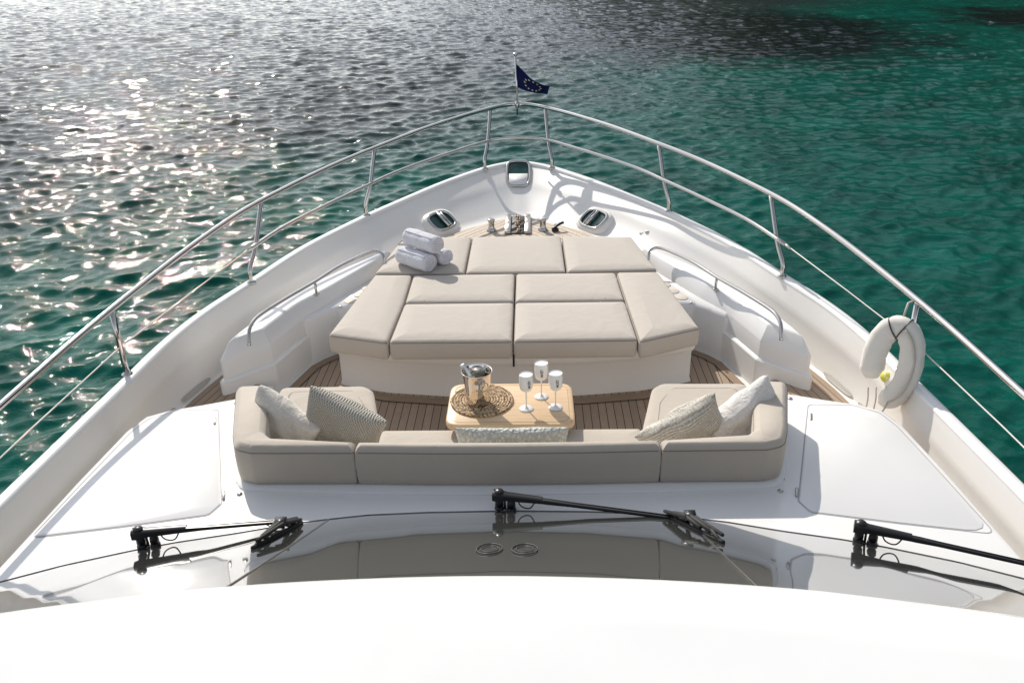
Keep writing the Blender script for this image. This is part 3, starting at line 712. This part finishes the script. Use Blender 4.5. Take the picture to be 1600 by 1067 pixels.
# ice bucket
BO = Vector((-.198,4.462,.516)); bk = thing('ice_bucket', 'polished steel ice bucket holding a bottle on the placemat', 'bucket', BO)
bm = bmesh.new(); lathe(bm, [(.0,.0),(.062,.0),(.069,.006),(.071,.03),(.074,.09),(.081,.155),(.0885,.205),(.092,.214),(.0935,.217),(.091,.219),(.087,.214),(.079,.155),(.072,.09),(.069,.03),(.060,.012),(0,.012)], BO, 56, False, False)
part('body', bm, mk('mirror_steel', (.78,.73,.68), .04, 1), bk, BO)
for s in (1, -1):
    a = -1.05 if s > 0 else 2.1; d = Vector((math.cos(a), math.sin(a), 0)); tn = Vector((-d.y, d.x, 0)); c = BO+d*.090+Vector((0,0,.150))
    bm = bmesh.new(); closed_tube(bm, ring_path(c+d*.006, tn, (0,0,1), .024, .028, 24, 2), .0042, 8, d); lathe(bm, [(.0,0),(.013,.0),(.011,.008),(0,.010)], c+Vector((0,0,.026))-d*.008, 14, mat=d.to_track_quat('Z','Y').to_matrix()); part('ring_handle', bm, MAT['steel'], bk, BO)
# bottle leaning out to the left
bt = thing('wine_bottle', 'bottle with pale foil neck leaning out of the ice bucket', 'bottle', BO+Vector((.01,0,.02)))
BT = BO+Vector((.01,0,.02)); ax = Vector((-.49,.10,.87)).normalized(); Q = ax.to_track_quat('Z','Y').to_matrix(); bo = BT+Vector((.028,-.006,.006))
bm = bmesh.new(); lathe(bm, [(0,0),(.030,0),(.034,.006),(.034,.11),(.030,.132),(.018,.16),(.0145,.175)], bo, 24, False, False, Q); part('glass_body', bm, mk('bottle_glass', (.30,.36,.30), .08, 0, .8), bt, BT)
bm = bmesh.new(); lathe(bm, [(.0148,.173),(.0145,.235),(.0165,.238),(.0165,.252),(.013,.258),(0,.259)], bo, 20, False, False, Q); part('foil_neck', bm, mk('pale_foil', (.66,.70,.70), .28, .5), bt, BT)
# goblets
gmat = mk('white_acrylic', (.80,.79,.77), .18, 0, .5, .4); gin = mk('acrylic_inside', (.74,.75,.74), .35)
def text_mesh(txt, size):
    cu = bpy.data.curves.new('lettering', 'FONT'); cu.body = txt; cu.size = size; cu.extrude = 0; cu.align_x = 'CENTER'; cu.align_y = 'CENTER'; cu.offset = .0006
    o = bpy.data.objects.new('tmp', cu); link(o); bpy.context.view_layer.update()
    me = bpy.data.meshes.new_from_object(o.evaluated_get(bpy.context.evaluated_depsgraph_get())); bpy.data.objects.remove(o); return me
def bowl_r(z): return interp(z, [.118,.124,.14,.165,.20,.236], [.006,.022,.036,.0415,.0425,.0405])
def goblet(x, y, lab, ta):
    O = Vector((x, y, .5008)); t = thing('champagne_goblet', lab, 'goblet', O, group='white goblets on the table')
    bm = bmesh.new(); lathe(bm, [(0,.004),(.0425,.0005),(.0435,.002),(.043,.0035),(.02,.006),(.006,.012),(.0042,.03),(.0042,.10),(.006,.116)], O, 36, False, False); part('stem_and_foot', bm, gmat, t, O)
    bm = bmesh.new(); prof = [(bowl_r(z), z) for z in np.linspace(.116, .236, 22)]; prof += [(.0395,.2372),(.0385,.236)]+[(bowl_r(z)-.002, z) for z in np.linspace(.232, .128, 14)]+[(0,.127)]
    lathe(bm, prof, O, 40, False, False); part('bowl', bm, gmat, t, O)
    bm = bmesh.new(); lathe(bm, [(0,.2325),(.0384,.2325)], O, 32, False, False); part('contents', bm, gin, t, O)
    me = text_mesh('MO\u00cbT', .021); bm = bmesh.new(); bm.from_mesh(me)
    bmesh.ops.subdivide_edges(bm, edges=bm.edges, cuts=1)
    for v in bm.verts:
        z = .186+v.co.x*.95; ang = ta+(v.co.y*-1)/.0425*-1*-1; r_ = bowl_r(z)+.0007; v.co = O+Vector((r_*math.cos(ang), r_*math.sin(ang), z))
    part('lettering', bm, mk('dark_print', (.06,.05,.045), .5), t, O, smooth=False, recalc=False)
goblet(.095, 4.405, 'white goblet nearest the ice bucket, front left of the three', R(-62))
goblet(.187, 4.545, 'white goblet standing furthest back of the three on the table', R(-85))
goblet(.270, 4.418, 'white goblet nearest the right end of the table', R(-75))

# ------------------------------------------------------------------ towels
tw = mk('white_terry', (.82,.81,.84), .95, 0, .1, 0, .5); g = NT(tw); c = g.co(); n1 = g.noise(c, 260, 3, .7); n2 = g.noise(c, 22, 4, .6, .8)
g.l(g.bump(n1, .9, .006, g.bump(n2, .6, .02)), g.b.inputs['Normal']); g.l(g.mix(g.rng(n1, .3, .7), (.72,.71,.76), (.86,.85,.88)), g.b.inputs['Base Color'])
def towel(c, ang, length, rad, lab, tilt=0):
    O = Vector(c); t = thing('rolled_towel', lab, 'towel', O, group='rolled towels in a small pyramid')
    d = Vector((math.cos(ang), math.sin(ang), tilt)).normalized(); n = d.cross(Vector((0,0,1))).normalized(); u = n.cross(d)
    bm = bmesh.new(); lo = []; N = 26; seg = 40
    for i in range(N):
        a = i/(N-1); e = min(a, 1-a)*length; k = math.sqrt(max(0, 1-(1-min(1, e/.022))**2))*.22+.78
        row = []
        for j in range(seg):
            th = 2*PI*j/seg; fl = 1-.09*math.sin(th)**2 if math.sin(th) < 0 else 1
            rr = rad*k*fl*(1+.022*math.sin(5*a*PI+th*2)+.018*math.sin(th*3+a*9+rad*60))
            row.append(O+d*(a-.5)*length+(n*math.cos(th)+u*math.sin(th)*.96)*rr)
        lo.append(row)
    rings(bm, lo); part('roll', bm, tw, t, O)
    for e in (-1, 1):
        bm = bmesh.new(); pts = []; rs = []
        for k in range(110):
            q = k/109; th = q*2*PI*3.6; r_ = rad*(.08+.82*q); pts.append(O+d*e*(length/2+.002-.004*q*q)+(n*math.cos(th)+u*math.sin(th))*r_); rs.append(.0062)
        tube(bm, pts, rs, 6); part('spiral_fold', bm, tw, t, O)
    # loose outer hem along the roll
    bm = bmesh.new(); tube(bm, catmull([O+d*x*length+(n*math.cos(1.0)+u*math.sin(1.0))*rad*1.0 for x in (-.46,-.2,.1,.3,.46)], 5), .005, 8); part('hem', bm, tw, t, O)
A0 = -.70
towel((-.835,6.665,.601), A0, .35, .081, 'rolled white towel lying in front at the foot of the pile', 0)
towel((-.705,6.80,.597), A0+.04, .335, .075, 'rolled white towel at the back of the pile, mostly hidden', 0)
towel((-.775,6.735,.735), A0-.02, .355, .082, 'rolled white towel lying on top of the other two', 0)

# ------------------------------------------------------------------ throw pillows
def pillow_mat(name, a, b, kind):
    m = mk(name, a, .92, 0, .15, 0, .3); g = NT(m); c = g.co(); sp = g.n('SeparateXYZ'); g.l(c, sp.inputs[0]); X, Y = sp.outputs[0], sp.outputs[1]
    w = g.noise(c, 12, 4, .6, .4)
    if kind == 'waffle':
        f = 2*PI/.0155; h = g.math('MULTIPLY', g.math('SINE', g.math('MULTIPLY', X, f)), g.math('SINE', g.math('MULTIPLY', Y, f)))
        k = g.rng(h, -.4, .6); g.l(g.mix(k, b, a), g.b.inputs['Base Color']); nn = g.bump(h, .9, .005, g.bump(w, .3, .02))
    elif kind == 'linen':
        n1 = g.noise(g.mapping(c, (14, 240, 30)), 1.2, 4, .6); n2 = g.noise(g.mapping(c, (240, 14, 30)), 1.2, 4, .6); h = g.math('ADD', n1, n2)
        k = g.rng(h, .75, 1.25); g.l(g.mix(k, b, a), g.b.inputs['Base Color']); nn = g.bump(h, .35, .003, g.bump(w, .6, .03))
    elif kind == 'slub':
        v = g.noise(g.mapping(c, (120, 300, 60)), .8, 3, .7); h = g.math('ADD', v, g.math('MULTIPLY', g.math('SINE', g.math('MULTIPLY', Y, 2*PI/.014)), .10))
        k = g.rng(h, .38, .68); g.l(g.mix(k, b, a), g.b.inputs['Base Color']); nn = g.bump(h, .8, .004)
    else:
        v = g.n('TexVoronoi'); v.inputs['Scale'].default_value = 52; g.l(g.mapping(c, (1, .8, 1)), v.inputs['Vector']); h = v.outputs['Distance']
        g.l(g.mix(g.rng(h, .1, .6), a, b), g.b.inputs['Base Color']); nn = g.bump(h, 1.0, .012)
    g.l(nn, g.b.inputs['Normal']); return m
PM = {'linen': pillow_mat('natural_linen', (.76,.72,.65), (.60,.56,.49), 'linen'), 'waffle': pillow_mat('waffle_weave', (.74,.70,.60), (.36,.33,.27), 'waffle'),
      'slub': pillow_mat('slub_weave', (.74,.70,.61), (.33,.30,.25), 'slub'), 'check': pillow_mat('pale_check_linen', (.80,.77,.73), (.62,.59,.55), 'linen'),
      'quilt': pillow_mat('white_bouclé'.replace('é','e'), (.70,.70,.65), (.48,.49,.44), 'quilt')}
def pillow(lab, kind, c, xa, ya, w, h, th, seed):
    """xa, ya: directions of the pillow's two edges"""
    xa = Vector(xa).normalized(); ya = Vector(ya); ya = (ya-xa*ya.dot(xa)).normalized(); za = xa.cross(ya)
    rs = np.random.default_rng(seed); ph = rs.uniform(0, 6.3, 8)
    bm = bmesh.new(); N = 44; vt = {}
    for sgn in (1, -1):
        for i in range(N+1):
            for j in range(N+1):
                edge = i in (0, N) or j in (0, N)
                if sgn < 0 and edge: continue
                u, v = -1+2*i/N, -1+2*j/N
                pin = 1-.075*(1-u*u)*abs(v)**3; pin2 = 1-.075*(1-v*v)*abs(u)**3
                x, y = u*pin2*w/2, v*pin*h/2
                t = ((1-u*u)*(1-v*v))**.36*th/2
                rad = max(abs(u), abs(v)); ed = (1-rad)**.5*rad**3
                fold = ed*(.020*math.sin(9*u+ph[0])*(abs(v) > abs(u))+.020*math.sin(9*v+ph[1])*(abs(u) >= abs(v)))*.5
                fold += (.010*math.sin(4.2*u+2.2*v+ph[2])+.007*math.sin(7*v-3.1*u+ph[3])+.004*math.sin(11*u+9*v+ph[4]))*(1-rad**4)
                z = sgn*(t+(fold if not edge else 0))
                vt[(sgn, i, j)] = bm.verts.new((x, y, z))
                if edge: vt[(-1, i, j)] = vt[(1, i, j)]
    for sgn in (1, -1):
        for i in range(N):
            for j in range(N):
                f = [vt[(sgn, i, j)], vt[(sgn, i+1, j)], vt[(sgn, i+1, j+1)], vt[(sgn, i, j+1)]]
                bm.faces.new(f if sgn > 0 else f[::-1])
    o = part('throw_pillow', bm, PM[kind]); o.matrix_world = Matrix.Translation(c) @ Matrix((xa, ya, za)).transposed().to_4x4()
    tag(o, lab, 'pillow', 'throw pillows on the sofa'); return o
pillow('crumpled natural linen pillow in the left corner of the sofa', 'linen', (-1.305,4.155,.548), (.82,-.30,-.50), (.35,-.30,.85), .44, .38, .20, 1)
pillow('grey waffle-weave pillow leaning beside the linen one at the left', 'waffle', (-.950,4.12,.566), (.88,-.18,-.38), (.25,-.30,.88), .48, .42, .20, 2)
pillow('coarse slub-weave pillow with dark flecks beside the right corner', 'slub', (.975,4.065,.545), (.86,.16,.45), (-.35,-.30,.85), .50, .34, .18, 3)
pillow('pale checked linen pillow propped in the right corner of the sofa', 'check', (1.345,4.17,.558), (.76,.30,.56), (-.40,-.30,.80), .47, .38, .21, 4)
pillow('white bobbly pillow standing low behind the middle backrest', 'quilt', (.02,3.90,.537), (1,.0,.0), (0,-.16,.97), .62, .34, .10, 5)

# ------------------------------------------------------------------ horseshoe lifebuoy
LO = Vector((2.40,4.72,.62)); lb = thing('lifebuoy', 'cream horseshoe lifebuoy hanging from the right-hand rail', 'lifebuoy', LO)
nrm = Vector((-.62,-.76,.18)).normalized(); side = Vector((0,0,1)).cross(nrm).normalized(); upb = nrm.cross(side).normalized()
cream = fabric('cream_vinyl', (.76,.72,.65), 400, .1, .5)
ctr = Vector((2.335,4.66,.655)); a, b = .108, .225
pts = []; 
for k in range(61):
    th = R(-98)+R(312)*k/60
    cx, sy = math.cos(th), math.sin(th)
    pts.append(ctr+side*a*math.copysign(abs(cx)**.85, cx)+upb*b*sy)
bm = bmesh.new(); n = len(pts); rads = [.070*min(1, .55+ (min(k, n-1-k)/3)*.45) for k in range(n)]
lo = []
for i, p in enumerate(pts):
    T = (pts[min(i+1, n-1)]-pts[max(i-1, 0)]).normalized(); B = T.cross(nrm).normalized(); row = []
    for k in range(18):
        q = 2*PI*k/18; cx, sy = math.cos(q), math.sin(q); row.append(p+B*rads[i]*math.copysign(abs(cx)**.75, cx)*(1+.03*math.sin(i*1.1+k)+.02*math.sin(i*.6-k*2))+nrm*rads[i]*.82*math.copysign(abs(sy)**.75, sy))
    lo.append(row)
rings(bm, lo); part('horseshoe_float', bm, cream, lb, LO)
web = mk('webbing', (.50,.46,.40), .8)
bm = bmesh.new()
for th in (R(78), R(108)):
    c0 = ctr+side*a*math.cos(th)+upb*b*math.sin(th); T = (side*-math.sin(th)*a+upb*math.cos(th)*b).normalized(); B = T.cross(nrm).normalized()
    closed_tube(bm, [c0+B*.077*math.cos(2*PI*k/28)+nrm*.065*math.sin(2*PI*k/28) for k in range(28)], .004, 6, T)
part('black_cord', bm, MAT['black'], lb, LO)
bm = bmesh.new(); pp = [ctr+side*(a+.03)*math.cos(R(t))+upb*(b+.02)*math.sin(R(t))+nrm*(.066-.012*((t % 70) < 20)) for t in range(80, -75, -6)]
tube(bm, catmull(pp, 3), .008, 8); e = pp[-1]; tube(bm, catmull([e, e+Vector((-.05,-.04,-.05)), e+Vector((-.11,-.02,-.06)), e+Vector((-.16,-.06,-.10))], 4), .006, 8)
bm2 = bm; part('grab_line', bm2, web, lb, LO)
bm = bmesh.new(); st0 = ctr+side*(-a)*.9+upb*(-b)*.95
for dx in (0, .05): tube(bm, catmull([st0+Vector((dx,0,.02)), st0+Vector((dx+.02,.02,-.08)), st0+Vector((dx+.01,.0,-.17)), st0+Vector((dx+.03,.02,-.24))], 5), .005, 6)
part('tail_strap', bm, web, lb, LO)
bm = bmesh.new(); tube(bm, [ctr+upb*(b+.06), ctr+upb*(b+.12)+Vector((.03,.04,.02)), Vector((2.45,4.80,1.0))], .007, 8); part('hanging_strap', bm, web, lb, LO)
# yellow light clipped behind
YL = Vector((2.42,4.83,.47)); yl = thing('lifebuoy_light', 'small yellow float light seen through the horseshoe lifebuoy', 'light', YL)
bm = bmesh.new(); lathe(bm, [(0,-.05),(.030,-.05),(.036,-.04),(.036,.02),(.030,.03),(.030,.05),(0,.055)], YL, 20, mat=Euler((.9,.2,.6)).to_matrix()); part('lens_housing', bm, mk('yellow_green_plastic', (.62,.60,.06), .35), yl, YL)
bm = bmesh.new(); lathe(bm, [(.037,-.02),(.040,-.015),(.040,0),(.037,.005)], YL, 20, mat=Euler((.9,.2,.6)).to_matrix()); part('collar', bm, mk('pale_yellow', (.7,.68,.3), .4), yl, YL)

# ------------------------------------------------------------------ flagstaff and flag
FO = Vector((-.01,9.58,1.19)); fs = thing('flagstaff', 'slim steel flagstaff clamped to the point of the bow rail', 'flagpole', FO)
bm = bmesh.new(); tube(bm, [(-.008,9.58,1.17),(-.008,9.58,1.45),(-.018,9.60,1.80)], .0095, 12); part('pole', bm, MAT['steel'], fs, FO)
bm = bmesh.new(); lathe(bm, [(.0,0),(.012,0),(.024,.012),(.028,.022),(.020,.03),(0,.034)], Vector((-.018,9.60,1.795)), 20); part('truck', bm, MAT['steel'], fs, FO)
bm = bmesh.new(); lathe(bm, [(.022,0),(.022,.06),(0,.06)], Vector((-.008,9.58,1.255)), 16); part('clamp', bm, MAT['steel'], fs, FO)
bm = bmesh.new(); NU, NV = 40, 24; H = .235; FW = .34
T0 = Vector((-.008,9.588,1.715)); B0 = Vector((-.006,9.582,1.47))
def fpt(u, v):
    top = T0+Vector((.36, -.05, -.255))*u; bot = B0+Vector((.33,-.06,-.075))*u
    top.z -= .035*math.sin(u*PI)*1.2; top = top+Vector((0,0,.03))*max(0, u-.6)*2
    bot.z += -.012*math.sin(u*PI*1.2)
    p = top.lerp(bot, v); p.y += .028*math.sin(u*9+v*2.2)*u**.6+.02*math.sin(u*4-v*4); p.z += .006*math.sin(u*13+v*3)*u; return p
g_ = [[bm.verts.new(fpt(i/NU, j/NV)) for j in range(NV+1)] for i in range(NU+1)]
for i in range(NU):
    for j in range(NV): bm.faces.new((g_[i][j], g_[i+1][j], g_[i+1][j+1], g_[i][j+1]))
bmesh.ops.solidify(bm, geom=bm.faces, thickness=.0015)
flag = thing('flag', 'small dark blue flag with a ring of yellow stars drooping from the flagstaff', 'flag', T0)
part('cloth', bm, mk('navy_bunting', (.006,.012,.085), .7, 0, .3), flag, T0)
ymat = mk('pale_yellow_print', (.50,.48,.32), .7); cloth = [o for o in flag.children][0] if flag.children else bpy.data.objects['cloth']
for k in range(12):
    a = 2*PI*k/12; cu, cv = .50+.25*math.sin(a), .5-.32*math.cos(a); fr, bk_ = [], []; bm = bmesh.new()
    for q in range(10):
        r_ = .050 if q % 2 == 0 else .022; t = 2*PI*q/10; p = fpt(cu+r_*math.sin(t)*.8, cv-r_*math.cos(t)*1.2)
        fr.append(p+Vector((0,-.0045,0))); bk_.append(p+Vector((0,.0045,0)))
    rings(bm, [fr, bk_]); part('star', bm, ymat, cloth, T0, smooth=False)
